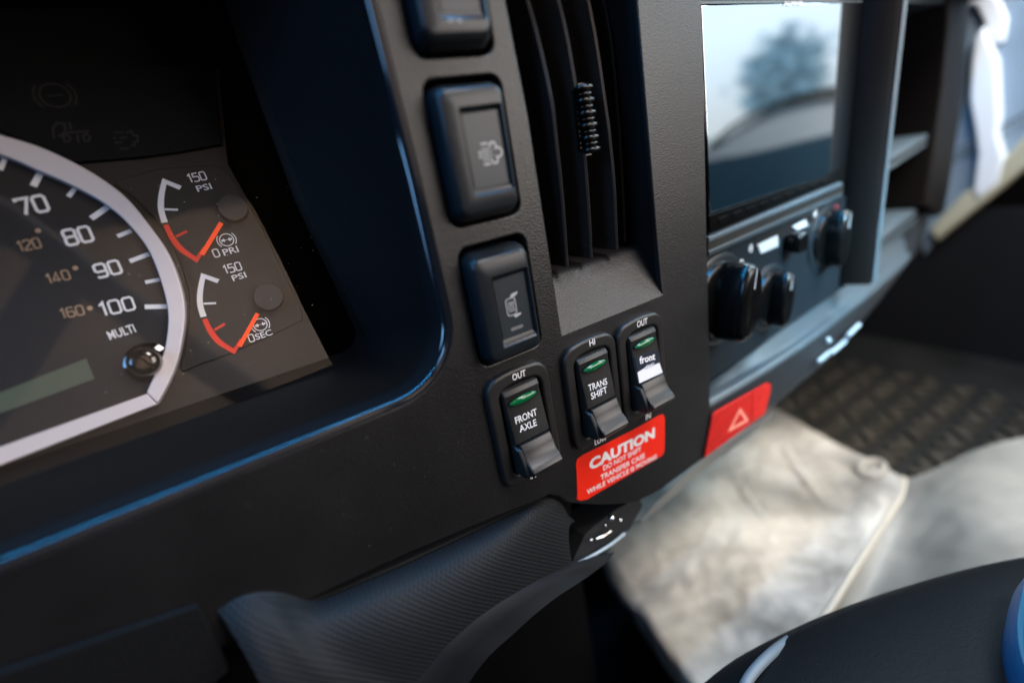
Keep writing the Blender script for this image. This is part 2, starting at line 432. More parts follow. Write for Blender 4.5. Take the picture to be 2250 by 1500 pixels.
# thin slanting lip under the fascia (catches the light)
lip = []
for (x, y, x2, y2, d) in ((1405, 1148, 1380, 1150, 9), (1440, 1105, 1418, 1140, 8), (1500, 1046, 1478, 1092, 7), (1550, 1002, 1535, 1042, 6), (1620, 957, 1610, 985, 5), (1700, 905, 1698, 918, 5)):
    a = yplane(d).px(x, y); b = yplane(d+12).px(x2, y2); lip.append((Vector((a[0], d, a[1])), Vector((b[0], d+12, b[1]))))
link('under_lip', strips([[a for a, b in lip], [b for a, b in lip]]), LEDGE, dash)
# pillars of the cubbies
def bar(name, plan, z0, z1, material, parent, lean=(0, 0), **kw):
    lo = [Vector((p[0]+lean[0]*0, p[1], z0)) for p in plan]; hi = [Vector((p[0]+lean[0], p[1]+lean[1], z1)) for p in plan]
    return link(name, sections([lo, [a*.5+b*.5 for a, b in zip(lo, hi)], hi], True, True), material, parent, 40, **kw)
bar('pillar', [(371, 26), (371, 14), (374, 7.5), (378, 0), (380.5, -2), (383, -1.5), (385, 1), (387, 8), (388, 60), (371, 60)], -126, 120, PILLAR, dash)
bar('pillar_edge_glint', [(382, -2.6), (384, -3.2), (389.5, -1.8), (390, 0), (384.5, .6)], -125.5, 120, TRIM2, dash)  # pale strip that paints the light along the pillar's edge
P2 = Plane((440, 22, 0), (1, .16, 0))
def p2poly(px_): return [P2.px(*p) for p in px_]
plate('pillar', P2, p2poly([(2088, -30), (2132, -30), (2127, 60), (2110, 260), (2088, 400), (2074, 470), (2062, 476), (2033, 452), (2050, 340), (2072, 180), (2083, 60)]), PILLAR, dash, thick=40, bevel=3, off=0)
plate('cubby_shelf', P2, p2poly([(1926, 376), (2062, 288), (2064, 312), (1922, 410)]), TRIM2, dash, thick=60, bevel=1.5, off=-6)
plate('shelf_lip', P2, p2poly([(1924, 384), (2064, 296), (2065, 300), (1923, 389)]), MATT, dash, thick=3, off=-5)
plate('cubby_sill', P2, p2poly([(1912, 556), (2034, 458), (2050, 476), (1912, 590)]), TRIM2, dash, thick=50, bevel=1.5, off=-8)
plate('sill_groove', P2, p2poly([(1912, 572), (2040, 465), (2041, 469), (1912, 577)]), MATT, dash, thick=3, off=-7)
plate('cubby_back', Plane((440, 95, 0), (1, .16, 0)), [(-35, -200), (260, -200), (260, 160), (-35, 160)], MATT, dash, thick=3)
plate('cubby_top', P2, p2poly([(1970, -10), (2090, -10), (2090, 6), (1970, 3)]), LEDGE, dash, thick=50, off=-3)
# body of the dash behind and under (keeps light out)
link('cubby_roof', box((530, 75, 68), (270, 110, 6)), MATT, dash)
link('dash_body', box((300, 150, 150), (1100, 150, 40)), MATT, dash)
link('stack_back', box((290, 50, -40), (175, 6, 260)), MATT, dash)

# ------------------------------------------------------------------ instrument cluster
lean = R(18)
CP = Plane((0, 60, -70.5), (1, 0, 0), (0, math.sin(lean), math.cos(lean)))
clu = root('instrument_cluster', (0, 62, -70), 'dark instrument cluster with silver-ringed speedometer and two small pressure gauges', 'instrument cluster')
gx = lambda pts, off=0: [CP.px(x, y, off) for x, y in pts]
# face, ends at the right slanting edge
plate('dial_face', CP, gx([(730, 802), (640, 836), (520, 882), (240, 995), (-60, 1115), (-300, 1200), (-600, 600), (-200, 300), (-60, 150), (480, 150), (500, 360), (545, 440), (610, 560), (668, 680)]), DIAL, clu, thick=1)
# upper strip with unlit lamps, raised, curved lower edge
plate('warning_strip', CP, gx([(-80, 130), (470, 150), (487, 316), (400, 332), (300, 345), (168, 356), (80, 322), (-80, 250)], 2.5), MATT, clu, thick=2, bevel=.3, off=2.5)
# bay of the pressure gauges: shallow raised panel with curved outline
bay = crom([(252, 402), (300, 385), (350, 371), (420, 366), (490, 372), (560, 470), (618, 590), (664, 690), (640, 715), (520, 770), (440, 800), (398, 812), (412, 740), (414, 640), (370, 520), (300, 440)], 4, True)
plate('gauge_bay', CP, gx([(p.x, p.y) for p in bay], .8), DIAL, clu, thick=1, bevel=.3, off=.8)
ring_o = [(-160, 262), (-80, 274), (0, 296), (80, 320), (160, 356), (224, 393), (280, 437), (332, 500), (372, 560), (397, 625), (406, 677), (404, 723), (391, 789), (370, 842), (346, 886)]
ring_i = [(-160, 310), (-80, 320), (0, 338), (84, 374), (165, 410), (240, 454), (294, 505), (330, 556), (357, 628), (369, 686), (367, 735), (358, 778), (340, 820), (322, 862)]
RO = [CP.px(p.x, p.y, 5) for p in crom([(a, b, 0) for a, b in ring_o], 4)]
RI = [CP.px(p.x, p.y, 5) for p in crom([(a, b, 0) for a, b in ring_i], 4)]
bez = root_ring = plate('bezel_ring', CP, RO+RI[::-1], RING, clu, thick=5, bevel=.5, off=5)
plate('bezel_bar', CP, [CP.px(*p, 5) for p in ((322.5, 865), (344.5, 888), (0, 1022), (-300, 1140), (-300, 1085), (0, 981))], RING, clu, thick=5, bevel=.4, off=5)
def tick(a, b, w, mt_, par, off=.25, name='tick'):
    p, q = CP.px(*a, off), CP.px(*b, off)
    return link(name, thick_mesh(CP, ribbon([p, q], w), off-.2, .2), mt_, par, 0)
for a, b, w in (((93, 372), (73, 409), 2.6), ((168, 410), (150, 432), 1.9), ((236, 455), (200, 480), 2.5), ((288, 507), (258, 519), 1.9),
                ((327, 558), (285, 574), 2.1), ((350, 614), (319, 620), 1.8), ((366, 673), (318, 674), 2.3), ((12, 345), (0, 373), 1.9)):
    tick(a, b, w*.75, WHITE, clu)
digits('numeral', '70', CP, (45, 477), (114, 464), 42, WHITE, clu, .21)
digits('numeral', '80', CP, (147, 543), (211, 530), 40, WHITE, clu, .21)
digits('numeral', '90', CP, (214, 614), (273, 600), 35, WHITE, clu, .21)
digits('numeral', '100', CP, (224, 697), (301, 680), 34, WHITE, clu, .19)
digits('numeral', '120', CP, (44, 554), (94, 544), 25, TAN, clu, .16)
digits('numeral', '140', CP, (107, 625), (158, 613), 24, TAN, clu, .16)
digits('numeral', '160', CP, (136, 701), (188, 691), 24, TAN, clu, .16)
for x, y in ((84, 507), (166, 589), (198, 677)):
    c = CP.px(x, y); link('dot', flat_mesh(CP, [circle(c[0], c[1], .85, 16)], .15), TAN, clu, 0)
text('lettering', 'MULTI', CP, (242, 747), (300, 729), 20, WHITE, clu, off=.15, bold=.015)
# LCD at lower left, black recess edge
plate('lcd_window', CP, gx([(-120, 905), (0, 862), (190, 787), (208, 832), (0, 908), (-120, 955)]), LCD, clu, thick=.6, off=.3)
# knob
c = CP.px(318, 795, 6); kb = root_ring
cyl = [[CP.pt(c[0]+r*math.cos(t*.2618), c[1]+r*math.sin(t*.2618), o_) for t in range(24)] for r, o_ in ((7.6, 0), (7.6, 1.2), (6.2, 1.8), (5.6, 2.0), (5.4, 7.5), (5.0, 9), (4.0, 9.9), (2.6, 10.3), (1, 10.4))]
link('trip_knob', sections(cyl), GLB, clu, 60)
# pressure gauges: built once in gauge coordinates, origin = hub
def gauge(hubpx, s_main, srow, shift):
    h0 = Vector(CP.px(512, 455, .9)); hb = Vector(CP.px(*hubpx, .9)); d = hb-h0
    gp = lambda pts: [Vector(CP.px(x, y, .9))+d for x, y in pts]
    gr = []
    def flat(nm, polys, mt_, off=1.0): return link(nm, thick_mesh(CP, polys, off-.15, .15), mt_, clu, 0)
    wo = crom([(357, 392, 0), (349, 425, 0), (347, 458, 0), (355, 490, 0)], 4); wi = crom([(366, 405, 0), (361, 432, 0), (361, 462, 0), (369, 488, 0)], 4)
    a = gp([(p.x, p.y) for p in wo]); b = gp([(p.x, p.y) for p in wi])
    flat('scale_arc', [[a[i], a[i+1], b[i+1], b[i]] for i in range(len(a)-1)] + [gp([(357, 392), (366, 405), (394, 417), (399, 409)])], WHITE)
    flat('tick', ribbon(gp([(362, 460), (391, 461)]), .75), WHITE)
    ro = crom([(359, 495, 0), (372, 524, 0), (392, 550, 0), (417, 567, 0), (433, 577, 0)], 4); ri = crom([(370, 493, 0), (382, 517, 0), (400, 541, 0), (420, 557, 0), (431, 564, 0)], 4)
    a = gp([(p.x, p.y) for p in ro]); b = gp([(p.x, p.y) for p in ri])
    flat('scale_arc', [[a[i], a[i+1], b[i+1], b[i]] for i in range(len(a)-1)] + [gp([(433, 577), (431, 564), (446, 543), (453, 547)])], REDP)
    flat('tick', ribbon(gp([(387, 520), (411, 508)]), .85), REDP)
    n_ = ribbon(gp([(487, 492), (445, 561)]), 1.5)
    link('needle', thick_mesh(CP, n_, 2.0, .5), NEED, clu, 0)
    r = (Vector(CP.px(hubpx[0]+34, hubpx[1], 5))-Vector(CP.px(hubpx[0]-34, hubpx[1], 5))).length/2*.98
    hc = CP.px(hubpx[0], hubpx[1], 5)
    plate('hub', CP, circle(hc[0], hc[1], r, 40), HUBM, clu, thick=4, bevel=.35, off=5)
    return d
gauge((512, 455), 0, 0, 0)
d2 = gauge((590, 651), 0, 0, 0)
digits('numeral', '150', CP, (417, 403), (457, 395), 21, WHITE, clu, .18, 1.0)
text('lettering', 'PSI', CP, (435, 422), (467, 415), 14, WHITE, clu, off=1.0)
digits('numeral', '0', CP, (472, 567), (486, 563), 20, WHITE, clu, .18, 1.0)
text('lettering', 'PRI', CP, (493, 562), (526, 553), 14.5, WHITE, clu, off=1.0)
digits('numeral', '150', CP, (495, 603), (534, 593), 21, WHITE, clu, .18, 1.0)
text('lettering', 'PSI', CP, (513, 618), (543, 609), 13.5, WHITE, clu, off=1.0)
digits('numeral', '0', CP, (549, 753), (562, 749), 19, WHITE, clu, .18, 1.0)
text('lettering', 'SEC', CP, (564, 747), (600, 735), 14, WHITE, clu, off=1.0)
def brake_icon(cpx, rpx, mt_, off, arrows=True):
    c = CP.px(*cpx, off); r = (Vector(CP.px(cpx[0]+rpx, cpx[1], off))-Vector(CP.px(cpx[0]-rpx, cpx[1], off))).length/2
    ps = ribbon(circle(c[0], c[1], r, 32), r*.16, True)
    for a0 in (-42, 138):
        ps += ribbon([(c[0]+1.38*r*math.cos(R(a0+84*i/8)), c[1]+1.38*r*math.sin(R(a0+84*i/8))) for i in range(9)], r*.15)
    if arrows:
        for s in (-1, 1):
            ps.append([(c[0]+s*.14*r, c[1]), (c[0]+s*.48*r, c[1]+.36*r), (c[0]+s*.48*r, c[1]-.36*r)])
            ps.append([(c[0]+s*.46*r, c[1]+.17*r), (c[0]+s*.78*r, c[1]+.17*r), (c[0]+s*.78*r, c[1]-.17*r), (c[0]+s*.46*r, c[1]-.17*r)])
        ps.append(circle(c[0], c[1], r*.07, 8))
    else:
        ps += ribbon([(c[0]-.5*r, c[1]), (c[0]+.5*r, c[1])], r*.12)
    link('brake_symbol', flat_mesh(CP, ps, off), mt_, clu, 0)
brake_icon((498, 527), 15.5, WHITE, 1.0); brake_icon((572, 713), 15.0, WHITE, 1.0)
brake_icon((121, 210), 34, GHOST, 2.7, False)
def ghost(name, strokes, w, off=2.7):
    ps = []
    for pts, cl in strokes: ps += ribbon([CP.px(x, y, off) for x, y in pts], w, cl)
    link(name, flat_mesh(CP, ps, off), GHOST, clu, 0)
ghost('truck_symbol', [([(118, 305), (116, 282), (126, 270), (142, 272), (144, 290), (128, 300)], False), ([(146, 292), (196, 288)], False), ([(152, 268), (156, 286)], False),
      ([(138, 300), (146, 296), (154, 302), (152, 312), (142, 312)], True), ([(182, 298), (190, 294), (198, 300), (196, 310), (186, 310)], True), ([(170, 296), (172, 314)], False)], .8)
ghost('filter_symbol', [([(250, 292), (272, 290)], False), ([(248, 304), (256, 303)], False), ([(262, 304), (280, 302)], False), ([(250, 314), (270, 312)], False), ([(262, 328), (284, 326)], False),
      ([(276, 292), (288, 288), (294, 298), (302, 298), (303, 310), (294, 313), (296, 320), (286, 320)], False)], .8)
# clear lens in front of the dials
glassm, gn, gl_, gb = nt('clear_lens')
gb.inputs['Base Color'].default_value = (.97, .97, .97, 1); gb.inputs['Roughness'].default_value = .0; gb.inputs['Transmission Weight'].default_value = 1; gb.inputs['IOR'].default_value = 1.02
tr = gn.new('ShaderNodeBsdfTransparent'); gs = gn.new('ShaderNodeBsdfGlossy'); gs.inputs['Roughness'].default_value = .02
fr = gn.new('ShaderNodeFresnel'); fr.inputs[0].default_value = 1.45; mx_ = gn.new('ShaderNodeMixShader')
gl_.new(fr.outputs[0], mx_.inputs[0]); gl_.new(tr.outputs[0], mx_.inputs[1]); gl_.new(gs.outputs[0], mx_.inputs[2]); gl_.new(mx_.outputs[0], gn['Material Output'].inputs['Surface'])
lens_o = flat_mesh(CP, [gx([(731, 801), (600, 852), (300, 970), (-80, 1120), (-400, 900), (-400, 200), (-60, 128), (482, 150), (500, 360), (550, 440), (612, 560), (669, 680)], 12)], 12)
link('clear_lens', lens_o, glassm, clu, 0)

# ------------------------------------------------------------------ rocker switches of the dash
def rk_loft(z0, parent_loc, insetdz=(11.5, -13.5)):
    pass
def rocker(zc, label, icon):
    t = root('rocker_switch', (sw_x, 0, zc), label, 'switch', 'black rocker switches in a column beside the vent')
    F = lambda cx, cz, w, h, r, y: [Vector((sw_x+p[0], y, zc+p[1])) for p in rrect(cx, cz, w, h, r, 5)]
    # dark well
    me = sections([F(0, 0, 28.8, 46.1, 4, 1.5), F(0, 0, 28.8, 46.1, 4, 16)], False, True)
    link('well', me, MATT, t, 50)
    # body with rounded shoulders and a recessed window
    S = [F(-.6, -.5, 26.4, 43, 4.5, 12), F(-.6, -.5, 26.4, 43, 4.5, .5), F(-.9, -.4, 25.6, 42.0, 4.3, -2.6)]
    for a in (20, 45, 70, 90):
        k_ = math.sin(R(a)); q = 1-math.cos(R(a))
        S.append(F(-1.9+.2*k_, -.3, 25-5.6*k_*0-4.2*q, 41-5.0*q, 4.0-1.6*q, -2.6-5.0*k_))
    wx, wz, ww, wh = 0.6, -1.0+(.8 if icon == 'dpf' else -.6), 15.4, 27.0
    S.append(F(wx, wz, ww+.5, wh+.5, .8, -7.65))
    S.append(F(wx, wz, ww, wh, .6, -7.3))
    S.append(F(wx+.2, wz+.3, ww-1.4, wh-3.6, .4, -5.9))
    link('rocker_cap', sections(S), SAT, t, 40)
    pl = Plane((sw_x, -5.9, zc))
    plate('window', pl, rrect(wx+.2, wz+.3, ww-1.8, wh-4.0, .3), SATG, t, thick=.3, off=.2)
    return t, pl, wx+.2, wz+.3
t1, p1, cx1, cz1 = rocker(sw_z[0], 'topmost black rocker switch, cut off by the photo edge, with two tiny arrow marks', 'none')
text('arrow_mark', 'v v', Plane((sw_x, -7.6, sw_z[0])), (984, 49), (1017, 49), 7, DIM, t1, off=.1)
t2, p2, cx2, cz2 = rocker(sw_z[1], 'middle black rocker switch with the exhaust filter cloud symbol', 'dpf')
def sym(nm, pl, cx, cz, polys, par, mt_=DIM, rot=0, k=1, off=.3):
    c_, s_ = math.cos(R(rot)), math.sin(R(rot))
    P_ = [[(cx+k*(x*c_-y*s_), cz+k*(x*s_+y*c_)) for x, y in p] for p in polys]
    link(nm, flat_mesh(pl, P_, off), mt_, par, 0)
ps = []
for i in range(3):
    for j in range(4):
        ps.append([(-1.9+i*1.0-.3, -1.8+j*1.1-.28), (-1.9+i*1.0+.3, -1.8+j*1.1-.28), (-1.9+i*1.0+.3, -1.8+j*1.1+.28), (-1.9+i*1.0-.3, -1.8+j*1.1+.28)])
ps += ribbon([(-2.3, 3.2), (.4, 3.2)], .55)+ribbon([(-2.3, -3.2), (.4, -3.2)], .55)+ribbon([(-3.6, .7), (-2.6, .7)], .6)+ribbon([(-3.6, -.6), (-2.6, -.6)], .6)
ps += ribbon([(1.0, .7), (1.5, .7)], .5)+ribbon([(1.0, -.7), (1.5, -.7)], .5)
arc = lambda cx, cy, r, a0, a1, n=10: [(cx+r*math.cos(R(a0+(a1-a0)*i/n)), cy+r*math.sin(R(a0+(a1-a0)*i/n))) for i in range(n+1)]
ps += ribbon(arc(2.2, 2.2, 1.15, 200, -60), .55)+ribbon(arc(3.9, 0, 1.5, 130, -130), .55)+ribbon(arc(2.2, -2.2, 1.15, 60, -200), .55)
sym('filter_symbol', p2, cx2+.5, cz2-1.3, ps, t2)
t3, p3, cx3, cz3 = rocker(sw_z[2], 'lowest black rocker switch with the heated mirror symbol', 'mirror')
ps = ribbon(rrect(0, 0, 5.2, 8.4, 1.5, 4), .45, True)
for dx in (-1.25, 0, 1.25):
    ps += ribbon([(dx+.25*math.sin(i*1.1), -2.6+i*.55) for i in range(9)], .42)
    ps.append([(dx-.55+.2, 1.6), (dx+.55+.2, 1.6), (dx+.2, 2.7)])
ps.append([(0.2, 4.6), (2.6, 4.4), (4.4, 5.4), (4.9, 6.4), (1.2, 6.0)]); ps.append([(0.6, -4.6), (2.6, -4.3), (4.6, -4.2), (4.8, -5.0), (1.4, -6.0)])
sym('mirror_symbol', p3, cx3-1.1, cz3+.1, ps, t3, k=.78)
sym('indicator_bar', p3, cx3-.2, cz3-8.6, [rrect(0, 0, 5.6, 1.3, .6)], t3, mat('bar_print', (.15, .15, .16), .5))
# two rockers differ in their wear specks

# ------------------------------------------------------------------ air vent
vent = root('air_vent', (136, 8, -10), 'black dashboard air vent with curved upright slats and a ribbed centre tab', 'air vent')
rows = [[Vector((x, y, z)) for x, z in vent_hole] for y in (2.5, 45)]
link('vent_wall', sections(rows, False, True), MATT, vent, 40)
def slat(x, prof, depth=26, th=1.5):
    zs = crom([(y, z, 0) for z, y in prof], 4); A, B, D_, E_ = [], [], [], []
    for p in zs:
        A.append(Vector((x-th*.5, p.x+.6, p.y))); B.append(Vector((x, p.x, p.y))); D_.append(Vector((x+th*.5, p.x+.5, p.y))); E_.append((p.x, p.y))
    bk0 = [Vector((x+th*.5+.3, p.x+depth, p.y)) for p in zs]; bk1 = [Vector((x-th*.5+.3, p.x+depth, p.y)) for p in zs]
    secs = [[A[i], B[i], D_[i], bk0[i], bk1[i]] for i in range(len(zs))]
    return sections(secs, True, True)
link('slat', slat(119, [(-45.5, 5), (-30, 3.4), (-11, 2.0), (5, 1.6), (21, 1.8), (51, 8), (90, 22)]), SLAT, vent, 25)
link('slat', slat(133, [(-45.5, 5.6), (-30, 4.0), (-5, 2.6), (5, 2.6), (24, 3.8), (51, 8), (90, 22)]), SLAT, vent, 25)
link('slat', slat(149, [(-45.5, 6), (-30, 5), (-16, 4.2), (0, 4.4), (11, 5.0), (51, 9.5), (90, 22)]), SLAT, vent, 25)
link('slat', slat(163, [(-45.5, 15), (0, 13), (50, 15), (90, 30)]), MATT, vent, 25)
# ribbed tab on the middle slat
tb = link('louvre_tab', box((134.5, 3.6, 9.5), (7.2, 6, 26), 2.0), KNOB, vent, 40)
for i in range(11):
    z = 20.6-i*2.22; big = i % 2 == 0
    me = ball((134.2+.25*i*.35, 1.0 if big else 1.6, z), (4.3 if big else 3.5, 2.9, 1.5 if big else 1.2), None, 16, 8)
    link('tab_ridge', me, KNOB, tb, 60)
# flap below the vent: a scoop ramping from inside the opening to the face
q = lambda x, y, d: (lambda a: Vector((a[0], d, a[1])))(yplane(d).px(x, y))
tl, trr, brr, bll = Vector((107.8, 12, -48.4)), Vector((168.4, 12, -48.6)), Vector((169.6, .0, -72.6)), Vector((107.5, .0, -72.3))
def lerp(a, b, t): return a*(1-t)+b*t
rows = []
for t in (0, .04, .1, .3, .6, .9, 1):
    a, b = lerp(tl, bll, t), lerp(trr, brr, t)
    dy = (2.2*(1-t/.1)**2 if t < .1 else 0)
    rows.append([lerp(a, b, s)+Vector((0, dy, 0)) for s in (0, .03, .5, .97, 1)])
rows.insert(0, [p+Vector((0, 18, 1)) for p in rows[0]])
link('vent_flap', strips(rows), PL, vent, 50)

# ------------------------------------------------------------------ toggle switches (three, built once)
TX, TZ = 81.0, -103.5
tg = root('toggle_switch', (TX, 0, TZ), 'black toggle switch lettered FRONT AXLE, leftmost of the three', 'switch', 'lens-topped toggle switches above the caution label')
def arched(cx, cz, w, h, r, rise, n=5):
    pts = rrect(cx, cz, w, h, r, n)
    return [(x, z + (rise*(1-((x-cx)/(w/2))**2) if z > cz else 0)) for x, z in pts]
def dens(loop, k=3):
    out = []
    for i in range(len(loop)):
        a, b = loop[i], loop[(i+1) % len(loop)]
        L_ = math.hypot(b[0]-a[0], b[1]-a[1]); n = 6 if L_ > 6 else 1
        for j in range(n): out.append((a[0]+(b[0]-a[0])*j/n, a[1]+(b[1]-a[1])*j/n))
    return out
def arch_loop(cx, cz, w, h, r, rise):
    return [(x, z+(rise*(1-((x-cx)/(w/2))**2) if z > cz+h/2-r*1.01 else 0)) for x, z in dens(rrect(cx, cz, w, h, r, 6))]
ob = arch_loop(TX+.2, TZ-.5, 30, 50, 5.5, 2.2)
hb = arch_loop(TX+.7, TZ-.6, 20.6, 40.0, 3.6, 1.6)
plate('bezel', FACE, ob, PLF, tg, holes=[hb], thick=4.2, bevel=1.2, off=3.0)
link('bezel_well', sections([[Vector((x, -2.2, z)) for x, z in hb], [Vector((x, 8, z)) for x, z in hb]]), MATT, tg, 50)
# rocker: side profile (z, y) pulled across x
zt_, zb_ = 19.6, -18.6
prof = [(19.8, 3.5), (20.0, -1.8), (19.2, -3.6), (17.6, -4.6), (15.5, -4.9), (10, -5.2), (4, -5.7), (0, -6.4), (-3.4, -7.3)]
pad = [(-4.3, -5.0), (-4.3, -7.6), (-4.9, -8.1), (-7.5, -9.1), (-9.6, -9.9), (-11.2, -11.0), (-12.8, -12.8), (-13.8, -13.9), (-14.6, -14.3), (-15.6, -14.2), (-16.8, -13.2), (-17.7, -11.6), (-18.3, -9.0), (-19.2, -3), (-19.2, 3.5)]
base = [(19.8, 3.5), (20.0, -1.8), (19.2, -3.6), (17.6, -4.6), (15.5, -4.3), (10, -5.0), (4, -5.84), (0, -6.4), (-3.3, -6.86), (-3.6, -5.4), (-5.2, -5.4), (-6.2, -8.0), (-10, -9.8), (-14, -11.2), (-16.6, -11.6), (-18.0, -10.8), (-18.9, -9.0), (-19.4, -3), (-19.4, 3.5)]
def pull(prof, xa, xb, bev, cz=TZ, depth=1.4):
    cyy = 3.5; secs = []
    for x, k_ in ((xa, 1), (xa+bev*.3, .3), (xa+bev, 0), (xb-bev, 0), (xb-bev*.3, .3), (xb, 1)):
        secs.append([Vector((x, min(3.5, y+bev*k_*.8 if y < 2 else y), cz+z*(1-.02*k_))) for z, y in prof])
    return sections(secs, True, True)
rk = link('rocker', pull(base, TX-8.5, TX+9.0, 1.4), PLF, tg, 32)
link('thumb_pad', pull(pad+[(-12, 3.5), (-4.3, 3.5)], TX-6.8, TX+8.3, .8), mat('pad_plastic', (.012, .012, .0125), .36, bump=.25, scale=2600, bdist=.0001), tg, 30)
mtx = Matrix.Rotation(R(-2), 3, 'Y')
link('lens', ball((TX-.1, -5.0, TZ+14.2), (6.7, 1.3, 1.75), mtx, 24, 12), GREEN, tg, 60)
link('lens_rim', flat_mesh(Plane((TX, -4.95, TZ)), [circle(-.1, 14.2, 7.3, 32, 2.25)], 0), MATT, tg, 0)
# text planes on the rocker front: tilted like the profile between z = 10 and z = -3
TP = Plane((TX, -5.7, TZ+5), (1, 0, 0), (0, .14, 1))
BP = Plane((TX, -3.0, TZ))
T2 = copy_tree(tg, (TX+38.2, 0, TZ-.3)); T3 = copy_tree(tg, (TX+69.3, 0, TZ-.4))
tag(T2, 'black toggle switch lettered TRANS SHIFT with HI above and LOW below')
tag(T3, 'black toggle switch with a worn navy front sticker, rightmost of the three')
def tt(s, bl, br, h, par, pl, off=.12, bold=.014, nm='lettering', mt_=WHITE): return text(nm, s, pl, bl, br, h, mt_, par, off=off, bold=bold)
tt('OUT', (1127, 837), (1156, 825), 15, tg, BP); tt('IN', (1166, 1053), (1178, 1048), 12, tg, BP)
tt('FRONT', (1134, 932), (1181, 911), 16.5, tg, TP); tt('AXLE', (1143, 950), (1180, 934), 16, tg, TP)
tt('HI', (1296, 761), (1308, 756), 14, T2, BP); tt('LOW', (1307, 978), (1333, 967), 12, T2, BP)
tt('TRANS', (1294, 860), (1335, 844), 15.5, T2, TP); tt('SHIFT', (1300, 878), (1335, 862), 15.5, T2, TP)
tt('OUT', (1400, 720), (1423, 711), 14, T3, BP); tt('IN', (1419, 923), (1430, 918), 12, T3, BP)
NAVY = mat('navy_sticker', (.010, .016, .030), .35)
sp = [TP.px(*p, .12) for p in ((1395, 785), (1443, 767), (1449, 793), (1401, 817))]
link('sticker', thick_mesh(TP, [sp], .02, .12), NAVY, T3, 0)
tt('front', (1406, 800), (1440, 790), 17, T3, TP, off=.22, bold=.03)
sp = [TP.px(*p, .14) for p in ((1401, 818), (1415, 809), (1420, 804), (1432, 800), (1437, 802), (1449, 797), (1456, 818), (1405, 842))]
link('worn_sticker', thick_mesh(TP, [sp], .02, .14), WHITE, T3, 0)
tt('diff', (1416, 812), (1439, 804), 9, T3, TP, off=.2, bold=.02, mt_=DIM)

# ------------------------------------------------------------------ caution label
cl = root('caution_label', (118, 0, -148), 'red CAUTION sticker with white lettering, on the panel below the toggle switches', 'label')
lp = Plane((0, -.12, 0))
lab = [(1265, 1018), (1268, 1008), (1280, 999), (1330, 975), (1400, 939), (1448, 912), (1456, 909), (1460, 917), (1460, 960), (1459, 990), (1454, 1000), (1430, 1014), (1380, 1043), (1320, 1078), (1290, 1096), (1275, 1099), (1267, 1096), (1268, 1080), (1267, 1050)]
plate('label_sheet', FACE, [FACE.px(*p) for p in lab], REDL, cl, thick=.25, bevel=.05, off=.25)
tt('CAUTION', (1296, 1034), (1439, 961), 24.5, cl, FACE, off=.3, bold=.05)
tt('DO NOT SHIFT', (1326, 1034), (1409, 991), 11.5, cl, FACE, off=.3, bold=.02)
tt('TRANSFER CASE', (1320, 1055), (1417, 1005), 11.5, cl, FACE, off=.3, bold=.02)
tt('WHILE VEHICLE IS MOVING', (1290, 1087), (1443, 1007), 11, cl, FACE, off=.3, bold=.018)

# ------------------------------------------------------------------ hazard switch
hz = root('hazard_switch', (225, 0, -165), 'red hazard warning button with a pale triangle, under the curved ledge', 'switch')
hpl = Plane((203, -.3, 0), (1, .004, 0))
hh = [(1563, 912), (1570, 903), (1684, 840), (1692, 843), (1690, 862), (1678, 908), (1546, 1003), (1549, 985)]
hu = [hpl.px(*p) for p in hh]
cxh = sum(p[0] for p in hu)/len(hu); czh = sum(p[1] for p in hu)/len(hu)
plate('surround', hpl, [(cxh+(a-cxh)*1.03, czh+(b-czh)*1.06) for a, b in hu], MATT, hz, thick=1, off=.15)
d_ = hpl.px(1650, 872)[0]
def cuthalf(poly, side):
    out = []
    for i in range(len(poly)):
        a, b = poly[i], poly[(i+1) % len(poly)]
        ina, inb = (a[0]-d_)*side > 0, (b[0]-d_)*side > 0
        if ina: out.append(a)
        if ina != inb:
            t = (d_-a[0])/(b[0]-a[0]); out.append((d_+side*.45, a[1]+(b[1]-a[1])*t))
    return out
plate('button', hpl, cuthalf(hu, -1), REDB, hz, thick=2, bevel=.4, off=1.0)
plate('button', hpl, cuthalf(hu, 1), REDB, hz, thick=2, bevel=.4, off=.8)
tri = [hpl.px(*p, 1.05) for p in ((1604, 944), (1641, 923), (1626, 900))]
PINK = mat('pink_print', (.85, .30, .22), .5)
link('triangle_symbol', flat_mesh(hpl, ribbon(tri, 1.8, True), 1.1), PINK, hz, 0)

# ------------------------------------------------------------------ radio
SP = Plane((203, 8, 0), (1, .038, 0))
rad = root('radio', (290, 10, 0), 'glossy touchscreen radio reflecting the bright window, set in the centre stack', 'radio')
sg = lambda pts, off=0: [SP.px(x, y, off) for x, y in pts]
plate('radio_frame', SP, sg([(1533, -6), (1900, -6), (1885, 180), (1856, 405), (1558, 517), (1548, 250)], 0), GLB, rad, thick=10, bevel=.6, off=0)
plate('screen', SP, sg([(1540, 12), (1893, 6), (1880, 160), (1853, 372), (1559, 468), (1551, 250)], .3), SCRN, rad, thick=1.5, bevel=.3, off=.6, smooth=20)
plate('screen_bezel', SP, sg([(1537, 4), (1896, 1), (1895, 5), (1538, 9)], .8), DKCH, rad, thick=1, off=.8)
plate('button_strip', SP, sg([(1559, 474), (1852, 377), (1851, 396), (1560, 507)], .4), GLB, rad, thick=1, off=.4)
for i, x in enumerate((1590, 1622, 1652, 1680, 1708, 1736, 1764, 1790, 1815)):
    y = 490-(x-1560)*.36
    link('button', thick_mesh(SP, [sg([(x-9, y+1), (x+9, y-6), (x+9, y+6), (x-9, y+13)], .8)], .3, .5), KNOB, rad, 0)
text('lettering', 'ALPINE', SP, (1728, 10), (1768, 9), 7, DKCH, rad, off=.9) if False else None
text('maker_mark', 'ALPINE', SP, (1722, 13), (1763, 12), 9, WHITE, rad, off=1.2, bold=.02)
